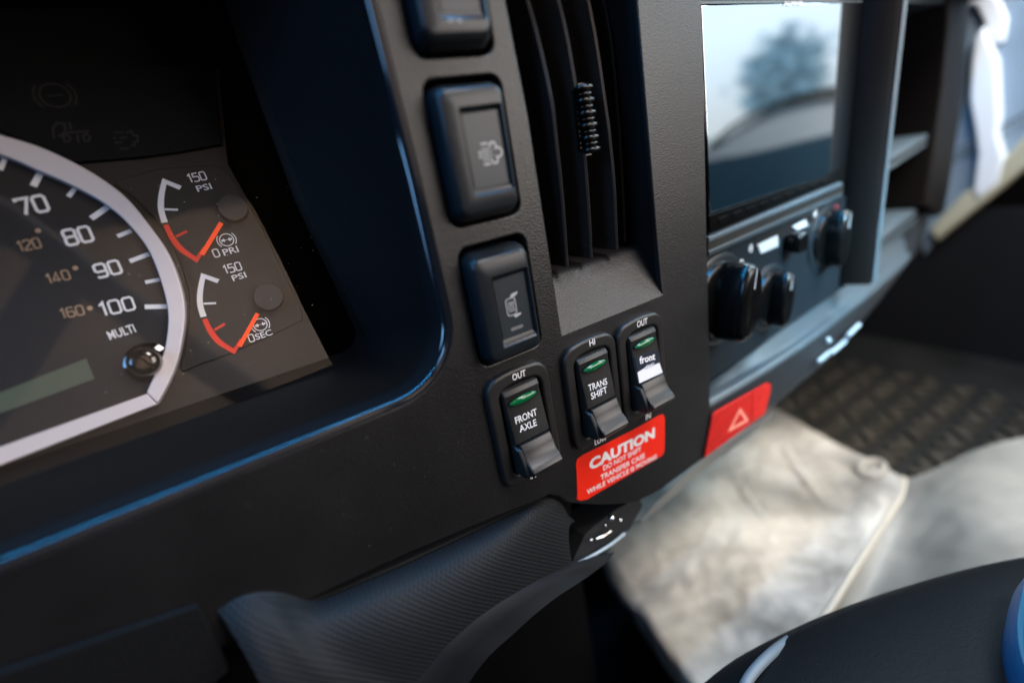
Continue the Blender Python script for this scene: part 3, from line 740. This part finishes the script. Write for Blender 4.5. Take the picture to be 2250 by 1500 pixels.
# surround lines under the radio
for (y0, y1), mt_, o_ in (((522, 400), TRIM2, 2.5), ((552, 424), LEDGE, 2.2)):
    plate('trim_line', SP, sg([(1558, y0), (1852, y1), (1852, y1+8), (1558, y0+11)], o_), mt_, dash, thick=4, bevel=.5, off=o_)
plate('stack_frame', SP, sg([(1556, 530), (1853, 406), (1853, 426), (1556, 556)], 1.2), PLF, dash, thick=4, off=1.2)

# ------------------------------------------------------------------ climate control
cc = root('climate_control', (290, 12, -90), 'black heater control panel with three large rotary knobs under the radio', 'climate control')
plate('panel', SP, sg([(1540, 566), (1868, 428), (1875, 500), (1868, 622), (1700, 738), (1540, 850)], 0), CPAN, cc, thick=3, bevel=.4, off=0)
def knob(px_, py_, r, hgt, blade, nm='knob', ang=0):
    c = SP.px(px_, py_)
    # skirt with printed symbols around, body and grip blade
    sk = [[SP.pt(c[0]+rr*math.cos(R(a)), c[1]+rr*math.sin(R(a)), o_) for a in range(0, 360, 12)] for rr, o_ in ((r*1.22, 0), (r*1.2, 1.0), (r*1.14, 1.5), (r*1.0, 1.6))]
    link('dial_skirt', sections(sk), CPAN, cc, 40)
    body = [[SP.pt(c[0]+rr*math.cos(R(a)), c[1]+rr*math.sin(R(a)), o_) for a in range(0, 360, 10)] for rr, o_ in ((r, 1.5), (r*.97, 3.2), (r*.9, 3.8), (r*.6, 4.2))]
    kb_ = link(nm, sections(body), KNOB, cc, 40)
    cs, sn = math.cos(R(ang)), math.sin(R(ang)); S = []
    for k_, o_ in ((1, 3.0), (.99, hgt*.72), (.95, hgt*.88), (.88, hgt*.97), (.78, hgt)):
        lp_ = [(r*blade*.56*k_*abs(math.cos(a_))**.75*(1 if math.cos(a_) > 0 else -1), r*1.0*k_*abs(math.sin(a_))**.85*(1 if math.sin(a_) > 0 else -1)) for a_ in [2*math.pi*i/36 for i in range(36)]]
        S.append([SP.pt(c[0]+x*cs-y*sn, c[1]+x*sn+y*cs, o_) for x, y in lp_])
    link('grip', sections(S), KNOB, kb_, 50)
    link('pointer', thick_mesh(SP, [[(c[0]+x*cs-y*sn, c[1]+x*sn+y*cs) for x, y in rrect(0, r*.62, .9, r*.5, .3)]], hgt, .15), DIM, kb_, 0)
    return c
kA = knob(1578, 658, 22, 20, .78, ang=-12)
kB = knob(1688, 654, 17.5, 13, .66, ang=-10)
kC = knob(1812, 524, 19.5, 13.5, .78, ang=-8)
def dots(c, r, a0, a1, n, s, big=1.0, nm='scale_dot'):
    for i in range(n):
        a = R(a0+(a1-a0)*i/(n-1)); s_ = s*(1+(big-1)*i/(n-1))
        link(nm, flat_mesh(SP, [circle(c[0]+r*math.cos(a), c[1]+r*math.sin(a), s_, 14)], 1.85), WHITE, cc, 0)
dots(kB, 14.2, 150, 25, 6, .55, 2.0)
bs = SP.px(1752, 580)
# lever slot with white legend windows and black slider
sl = sg([(1655, 525), (1785, 468), (1790, 485), (1660, 550)], .3)
link('lever_slot', thick_mesh(SP, [sl], .05, .1), MATT, cc, 0)
link('legend_window', thick_mesh(SP, [sg([(1663, 538), (1708, 517), (1709, 540), (1672, 557)], .3)], .15, .5), DIM, cc, 0)
link('legend_window', thick_mesh(SP, [sg([(1740, 498), (1770, 482), (1774, 496), (1752, 505)], .3)], .15, .5), DIM, cc, 0)
a = SP.px(1730, 532)
link('slider', sections([[SP.pt(a[0]+x*k_, a[1]+y*k_, o_) for x, y in rrect(0, 0, 11, 12, 3)] for k_, o_ in ((.8, 0), (.8, 3), (1, 4), (1, 9), (.85, 10))]), KNOB, cc, 40)
for nm, x, y, kx, ky in (('air_symbol', 1649, 545, 3.4, 4.4), ('air_symbol', 1790, 468, 3.4, 5)):
    c_ = SP.px(x, y)
    link(nm, flat_mesh(SP, ribbon(circle(c_[0], c_[1], kx*.45, 20, ky*.45), .5, True)+ribbon([(c_[0]-kx*.2, c_[1]), (c_[0]+kx*.2, c_[1])], .9), .4), WHITE, cc, 0)
for x, y in ((1568, 612), (1612, 586), (1622, 578)):
    c_ = SP.px(x, y)
    link('mode_symbol', flat_mesh(SP, ribbon(arc(c_[0], c_[1], 1.9, 200, -40, 8), .6)+[circle(c_[0]+.4, c_[1]+.2, .6, 8)], 1.9), WHITE, cc, 0)
c_ = SP.px(1830, 458); link('warm_mark', flat_mesh(SP, [circle(c_[0], c_[1], 3.0, 20)], 2.0), mat('dull_red', (.10, .008, .008), .5), cc, 0)

# ------------------------------------------------------------------ under the dash: power socket, clip, knee panel
so = root('ashtray', (160, 0, -185), 'glossy black ashtray with small bright metal pieces, below the caution label', 'ashtray')
def Q(x, y, d): a = yplane(d).px(x, y); return Vector((a[0], d, a[1]))
tray = [Q(1256, 1240, -2), Q(1262, 1225, 0), Q(1285, 1175, 3), Q(1305, 1155, 5), Q(1355, 1118, 6), Q(1405, 1092, 8), Q(1412, 1110, 8), Q(1385, 1160, 4), Q(1340, 1196, 1)]
me = mesh(tray+[p+Vector((0, 20, -4)) for p in tray], [tuple(range(9)), tuple(range(17, 8, -1))]+[(i, (i+1) % 9, 9+(i+1) % 9, 9+i) for i in range(9)])
link('tray', me, DARK, so, 30)
link('tray_lip', tube(crom([Q(1252, 1246, -3), Q(1300, 1221, -2), Q(1340, 1197, -1), Q(1372, 1172, 1)], 4), 1.0, 8), TRIM, so, 60)
for x, y, s in ((1343, 1137, 1.8), (1362, 1142, 1.3), (1298, 1185, 1.2), (1330, 1153, .8)):
    link('stud', ball(Q(x, y, 0), (s, s, s*.8), None, 12, 8), SHINY, so, 60)
link('hinge', tube([Q(1309, 1183, 0), Q(1325, 1177, 0), Q(1342, 1165, 0)], .7, 6), SHINY, so, 60)
cp_ = root('dash_clip', (330, 2, -175), 'small pale metal clip strips on the dark lower dash edge below the ledge', 'clip')
for pts in (((1796, 795), (1828, 770)), ((1826, 776), (1858, 748)), ((1862, 738), (1888, 713))):
    v = [Q(pts[0][0], pts[0][1], 1), Q(pts[1][0], pts[1][1], 2.5)]
    link('strip', tube(v, 1.5, 8), TRIM, cp_, 50)
link('clip_knob', ball(Q(1820, 748, 2), (2.2, 2, 2.4), None, 12, 8), TRIM, cp_, 60)

kp = root('knee_panel', (30, -10, -170), 'dark weave-textured column cover bulging out below the left half of the dash', 'trim panel')
top = [(478, 1340, 0), (505, 1322, 0), (550, 1310, -1), (600, 1305, -1), (648, 1309, 0), (690, 1317, 1), (735, 1302, 2), (820, 1266, 2), (900, 1232, 2), (1050, 1162, 2), (1140, 1120, 2), (1190, 1098, 2), (1222, 1098, 2), (1240, 1116, 2), (1250, 1134, 2), (1264, 1146, 2)]
midr0 = [(540, 1440, -22), (570, 1430, -24), (610, 1424, -25), (650, 1420, -26), (690, 1412, -24), (730, 1400, -24), (780, 1375, -24), (850, 1340, -24), (930, 1300, -23), (1030, 1240, -22), (1100, 1200, -20), (1150, 1172, -16), (1190, 1160, -12), (1215, 1156, -9), (1235, 1158, -6), (1250, 1165, -4)]
midr = [(x_, y_, d_*.55) for x_, y_, d_ in midr0]
low0 = [(600, 1560, -34), (650, 1555, -35), (720, 1550, -36), (790, 1540, -36), (850, 1525, -36), (900, 1510, -35), (930, 1480, -34), (955, 1450, -33), (985, 1415, -32), (1040, 1365, -30), (1095, 1325, -27), (1140, 1298, -24), (1180, 1275, -20), (1210, 1260, -16), (1240, 1246, -12), (1256, 1232, -8)]
low = [(x_, y_, d_*.62) for x_, y_, d_ in low0]
lo2 = [(700, 1700, -26), (760, 1690, -27), (820, 1680, -28), (880, 1660, -28), (930, 1640, -28), (970, 1600, -27), (1000, 1560, -26), (1030, 1500, -25), (1075, 1440, -24), (1130, 1390, -22), (1180, 1345, -20), (1225, 1310, -17), (1265, 1284, -14), (1300, 1260, -10), (1335, 1232, -7), (1350, 1212, -4)]
def row(r, k_=5): return crom([Q(*p) for p in r], k_)
a, b, c = row(top), row(midr), row(low); d = row(lo2)
grid = []
for i in range(9):
    t = i/8
    grid.append([((1-t)**2*p+2*t*(1-t)*(q_*2-.5*(p+r_))+t*t*r_) for p, q_, r_ in zip(a, b, c)])
link('weave_cover', strips(grid), CARB, kp, 60)
back = [p+Vector((0, 25, -2)) for p in a]
link('cover_edge', strips([back, [p+Vector((0, 2, 0.6)) for p in a], grid[0]]), DARK, kp, 60)
n_low = [lerp(p, q_, .12)+Vector((0, -1.2, 0)) for p, q_ in zip(c, d)]
link('lower_cover', strips([c, n_low, [lerp(p, q_, .5) for p, q_ in zip(c, d)], d]), mat('plain_cover', (.004, .005, .006), .65, spec=.2, bump=.3, scale=1400), kp, 60)
side = [Q(440, 1338, 3), Q(478, 1340, 6), Q(540, 1440, -8), Q(620, 1600, -20), Q(520, 1600, 0)]
lowp = root('lower_panel', (-60, 0, -150), 'black lower dash panel left of the column cover, with a straight cut edge', 'trim panel')
plate('panel_sheet', yplane(-3), [yplane(-3).px(*p) for p in [(-300, 1590), (0, 1480), (200, 1412), (380, 1350), (433, 1333), (470, 1400), (503, 1472), (460, 1510), (380, 1700), (-300, 1900)]], mat('stippled_plastic', (.006, .0065, .007), .7, spec=.15, bump=.9, scale=900, bdist=.0005), lowp, thick=2, bevel=.08)
link('column_shade', box((-35, 90, -330), (370, 20, 380)), MATT, dash)  # added black sheet standing in for the shade beside the column

# ------------------------------------------------------------------ cab beyond: mat, engine cover, seat, door
ZF = -350
FL = Plane((400, 0, ZF), (1, 0, 0), (0, 1, 0))
fm = root('rubber_floor_mat', (650, 150, ZF-44), 'dark rubber floor mat with raised chevron ribs, on the far side under the dash', 'mat')
FM = Plane((650, 150, ZF-44), (1, 0, 0), (0, 1, 0))
link('mat_sheet', box((750, 150, ZF-54), (900, 700, 20)), MATR, fm, 0)
ribs = []
for i in range(-4, 14):
    for j in range(-6, 8):
        x0, y0 = 430+i*34, 0+j*34
        pts = [(x0-14, y0-10), (x0, y0+6), (x0+14, y0-10)] if (i+j) % 2 else [(x0-14, y0+10), (x0, y0-6), (x0+14, y0+10)]
        if x0 > 800 or y0 > 330: continue
        ribs.append((pts, (x0, y0)))
rb0 = None
for pts, c0 in ribs:
    q_ = ribbon([(p[0]-650, p[1]-150) for p in pts], 9)
    link('rib', thick_mesh(FM, q_, 0, 5), MATE, fm, 0)
ec = root('engine_cover', (400, 0, ZF), 'beige vinyl engine cover, dappled shade in its colour, with a piped edge, below the dash at lower right', 'engine cover')
top_px = [(1330, 1215), (1320, 1130), (1450, 1000), (1600, 900), (1700, 888), (1760, 925), (1850, 975), (1930, 1010), (1985, 1045), (1985, 1075), (1940, 1150), (1880, 1250), (1800, 1372), (1700, 1480), (1620, 1640), (1560, 1560), (1480, 1450), (1440, 1392), (1395, 1325), (1360, 1265)]
FL0 = Plane((400, 0, ZF), (1, 0, 0), (0, 1, 0))
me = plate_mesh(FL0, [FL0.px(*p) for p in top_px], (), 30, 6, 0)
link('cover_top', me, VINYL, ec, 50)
def Z_(x, y, z):
    d = ray(x, y); t = (z)/d.z; return CAMP+d*t
edge = crom([Z_(1985, 1050, ZF), Z_(1978, 1090, ZF), Z_(1930, 1165, ZF), Z_(1870, 1262, ZF), Z_(1796, 1376, ZF), Z_(1730, 1450, ZF)], 4)
link('piping', tube(edge, 2.6, 8), mat('cream_piping', (.34, .30, .24), .6), ec, 60)
# fold ridges on the cover
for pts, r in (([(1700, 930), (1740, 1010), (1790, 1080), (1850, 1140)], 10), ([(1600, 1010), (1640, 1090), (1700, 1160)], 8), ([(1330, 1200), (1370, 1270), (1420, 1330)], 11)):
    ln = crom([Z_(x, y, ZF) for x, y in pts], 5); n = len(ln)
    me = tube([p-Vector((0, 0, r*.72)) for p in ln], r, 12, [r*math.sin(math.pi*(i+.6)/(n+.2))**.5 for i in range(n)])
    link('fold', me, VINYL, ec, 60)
# side wall of cover / hump to the right
hump = []
for pr_ in ([(1990, 1052, ZF), (2030, 1040, ZF+2), (2090, 1012, ZF+8), (2150, 985, ZF+14), (2260, 958, ZF+20), (2500, 930, ZF+20)],
            [(1965, 1100, ZF-2), (2020, 1085, ZF+6), (2080, 1070, ZF+20), (2150, 1060, ZF+28), (2260, 1050, ZF+32), (2500, 1030, ZF+30)],
            [(1900, 1210, ZF-4), (1960, 1190, ZF-8), (2030, 1160, ZF+4), (2130, 1150, ZF+30), (2260, 1150, ZF+42), (2500, 1140, ZF+42)],
            [(1800, 1375, ZF-4), (1890, 1340, ZF-16), (1990, 1290, ZF-2), (2110, 1260, ZF+28), (2260, 1260, ZF+46), (2500, 1250, ZF+46)],
            [(1740, 1450, ZF-4), (1850, 1440, ZF-16), (1960, 1420, ZF), (2100, 1400, ZF+30), (2260, 1400, ZF+46), (2500, 1400, ZF+46)]):
    hump.append(crom([Z_(*p) for p in pr_], 5))
hump = [list(x) for x in zip(*[crom(list(c_), 4) for c_ in zip(*hump)])]
link('side_hump', strips(hump), VINYL2, ec, 60)
bt = Z_(1915, 1028, ZF+2)
link('cup_rim', tube([bt+Vector((15*math.cos(R(a)), 9*math.sin(R(a)), 0)) for a in range(0, 361, 20)], 3.5, 8), mat('cream_rim', (.22, .20, .17), .6), ec, 60)
# seat with piping, lower right
st = root('seat_cushion', (330, -120, -250), 'black vinyl seat cushion with grey piping and a blue woven strip, bottom right', 'seat')
ZS = -255
s_top = [(1400, 1700), (1500, 1560), (1590, 1478), (1680, 1425), (1780, 1378), (1880, 1340), (1980, 1308), (2080, 1280), (2180, 1258), (2300, 1240), (2500, 1220)]
rows = []
P0 = crom([Z_(x, y, ZS) for x, y in s_top], 4)
for t in range(9):
    a = R(t*11.25)
    rows.append([p+Vector((-.12, -1, 0)).normalized()*(70*(1-math.cos(a)))*1.0+Vector((0, 0, 38*math.sin(a)))*1.0+Vector((0, 0, -38*0)) for p in P0])
rows.insert(0, [p+Vector((0, 4, -60)) for p in P0])
rows.append([p+Vector((-.3, -1.6, 0)) .normalized()*260+Vector((0, 0, 40)) for p in P0])
link('cushion', strips(rows), SEAT, st, 60)
link('piping', tube(crom([Z_(1625, 1540, ZS+30), Z_(1645, 1490, ZS+30), Z_(1690, 1440, ZS+26), (Z_(1745, 1400, ZS+14)), Z_(1792, 1376, ZS+4)], 5), 2.4, 8), PIPE, st, 60)
bl_ = [Z_(x, y, ZS+48) for x, y in ((2262, 1255), (2228, 1300), (2212, 1360), (2208, 1410), (2216, 1460), (2235, 1520))]
br_ = [Z_(x, y, ZS+48) for x, y in ((2290, 1262), (2266, 1300), (2252, 1360), (2250, 1410), (2256, 1460), (2275, 1520))]
bl_, br_ = crom(bl_, 4), crom(br_, 4)
md = [(p+q_)*.5+Vector((0, 0, 6)) for p, q_ in zip(bl_, br_)]
link('blue_strip', strips([[p-Vector((0, 0, 6)) for p in bl_], bl_, md, br_, [p-Vector((0, 0, 6)) for p in br_]]), BLUE, st, 60)

# passenger door, far right
dr = root('passenger_door', (900, 50, -300), 'passenger door with pale blue-grey trim and a cream armrest strip, at the right edge', 'door')
DP = Plane((900, 0, 0), (0, -1, 0), (0, 0, 1))
dpx = lambda pts, off=0: [DP.px(x, y, off) for x, y in pts]
plate('door_panel', DP, dpx([(2075, -120), (2500, -200), (2500, 200), (2250, 355), (2150, 440), (2060, 520), (2030, 560), (2010, 400)]), DOORM, dr, thick=20, bevel=2)
plate('lower_door_panel', DP, [(-500, -420), (600, -420), (600, -175), (-500, -175)], HEAD, dr, thick=16, off=-3)
plate('armrest', DP, dpx([(2500, 150), (2250, 300), (2180, 375), (2110, 430), (2040, 505), (2058, 530), (2130, 470), (2200, 415), (2250, 372), (2500, 240)], 12), CREAM, dr, thick=24, bevel=4, off=12)
plate('sun_patch', DP, dpx([(2142, 80), (2160, 60), (2176, 100), (2190, 135), (2196, 250), (2192, 300), (2206, 345), (2195, 400), (2150, 440), (2135, 420), (2146, 340), (2140, 290), (2128, 220), (2132, 140)], 14), SUNLIT, dr, thick=20, bevel=4, off=14)  # added white shape standing for a band of sunlight on the door
plate('sun_patch_upper', DP, dpx([(2150, -40), (2195, 0), (2212, 40), (2205, 90), (2185, 100), (2165, 60), (2145, 15), (2080, 8), (2080, -60)], 8), SUNLIT, dr, thick=10, bevel=3, off=8)  # second added white shape, again a sunlit patch
plate('seam', DP, dpx([(2500, 150), (2250, 248), (2100, 330), (2100, 336), (2250, 255), (2500, 158)], 13), mat('seam_grey', (.10, .12, .14), .6), dr, thick=2, off=10)
sill = root('dash_end', (800, 150, -200), 'black underside of the far end of the dash beside the passenger door', 'trim panel')
link('end_cover', box((790, 330, -220), (500, 260, 260), 30), DARK, sill, 40)

# things behind the camera that the screen mirrors
tr_ = root('passenger_window', (1000, -500, 0), 'dark frame of the passenger window mirrored in the radio screen', 'window')
def mirror(x, y, X=1000):
    n_ = SP.n; d = ray(x, y); t = (SP.P-CAMP).dot(n_)/d.dot(n_); p = CAMP+d*t
    r_ = d-n_*2*d.dot(n_); return p + r_*((X-p.x)/r_.x)
def mirror_far(x, y, D):
    a, b = mirror(x, y, 1000), mirror(x, y, 1100); return a+(b-a).normalized()*D
arcp = crom([mirror(*p) for p in ((1560, 322), (1578, 306), (1605, 282), (1650, 254), (1720, 224), (1800, 203), (1900, 190), (2050, 180))], 5)
link('window_seal', tube(arcp, 5.5, 8), MATT, tr_, 60)
lowp_ = crom([mirror(*p) for p in ((1500, 360), (1560, 352), (1590, 345), (1620, 342), (1700, 325), (1780, 305), (1900, 280), (2050, 260))], 5)
rail = crom([mirror(*p) for p in ((1545, 330), (1570, 316), (1605, 290), (1650, 262), (1720, 232), (1800, 211), (1900, 198), (2050, 188))], 5)
link('door_rail', strips([[p+Vector((14, 0, 0)) for p in rail], [p+Vector((6, 0, 0)) for p in lowp_]]), mat('rail_beige', (.62, .55, .47), .6), tr_, 60)
link('door_lining', strips([[p+Vector((2, 0, 0)) for p in lowp_], [Vector((1000, p.y, -620)) for p in lowp_]]), mat('teal_lining', (.035, .075, .09), .6), tr_, 60)
st2 = root('driver_seat', (-150, -860, 100), 'beige driver seat back behind the camera, seen only as a haze on the cluster lens', 'seat')
link('seat_back', box((-220, -900, 330), (760, 90, 760), 30), mat('seat_beige', (.50, .40, .31), .8), st2, 40)
def mir2(x, y, D):
    n_ = CP.n; d = ray(x, y); t = (CP.P+n_*12-CAMP).dot(n_)/d.dot(n_); p = CAMP+d*t
    r_ = (d-n_*2*d.dot(n_)).normalized(); return p+r_*D
wh = root('steering_wheel', (-150, -300, 100), 'dark steering wheel behind the camera, seen only mirrored in the cluster lens', 'steering wheel')
link('rim', tube(crom([mir2(*p, 330) for p in ((-300, 300), (-60, 440), (120, 560), (300, 690), (450, 800), (640, 930))], 6), 15, 12), mat('wheel_vinyl', (.01, .018, .028), .5), wh, 60)
link('spoke', tube([mir2(150, 580, 335), mir2(40, 760, 345), mir2(-120, 1000, 350)], 20, 12), MATS['wheel_vinyl'], wh, 60)
TC = mirror_far(1722, 160, 6500)
te = root('outside_tree', (TC.x, TC.y, -1000), 'tree outside in pale haze-tinted colour, seen only as a reflection in the radio screen', 'tree')
bmv, bmf = [], []
for i in range(750):
    a, b = random.gauss(0, 150), random.gauss(-80, 190)
    cx, cy, cz = TC.x+a, TC.y+random.gauss(0, 190), TC.z+b
    s = random.uniform(60, 150); u = Vector((random.gauss(0, 1), random.gauss(0, 1), random.gauss(0, 1))).normalized(); v = u.orthogonal().normalized()
    k_ = len(bmv); c0 = Vector((cx, cy, cz)); bmv += [c0+u*s, c0+v*s*.5, c0-u*s, c0-v*s*.5]; bmf.append((k_, k_+1, k_+2, k_+3))
me = bpy.data.meshes.new('m'); me.from_pydata([tuple(v) for v in bmv], [], bmf)
link('crown', me, TREE, te, 0)
link('trunk', tube([(TC.x, TC.y, -1000), (TC.x-20, TC.y, (TC.z-1000)/2), (TC.x+20, TC.y, TC.z)], 60, 8), MATT, te, 60)

# ------------------------------------------------------------------ dust specks on the panel
vs, fs = [], []
def speck(pl, a, b, s, off):
    k_ = len(vs); th = random.uniform(0, 3)
    for i in range(4): vs.append(pl.pt(a+s*math.cos(th+i*1.57), b+s*math.sin(th+i*1.57)*random.uniform(.5, 1), off))
    fs.append((k_, k_+1, k_+2, k_+3))
for i in range(330):
    x, z = random.uniform(-40, 200), random.uniform(-160, -74)
    if z < -128 and x < 90: continue
    if 62 < x < 170: continue
    speck(FACE, x, z, random.choice((.05, .06, .08, .08, .12)), .06)
for i in range(60):
    x, y = random.uniform(220, 720), random.uniform(380, 880)
    if y > 1000-x*.28: continue
    a = CP.px(x, y, 12.1); speck(CP, a[0], a[1], random.choice((.1, .14, .22)), 12.1)
me = bpy.data.meshes.new('m'); me.from_pydata([tuple(v) for v in vs], [], fs)
link('dust', me, DUSTM, None, 0, kind='stuff', label='pale dust specks scattered over the panel and the cluster lens', cat='dust')
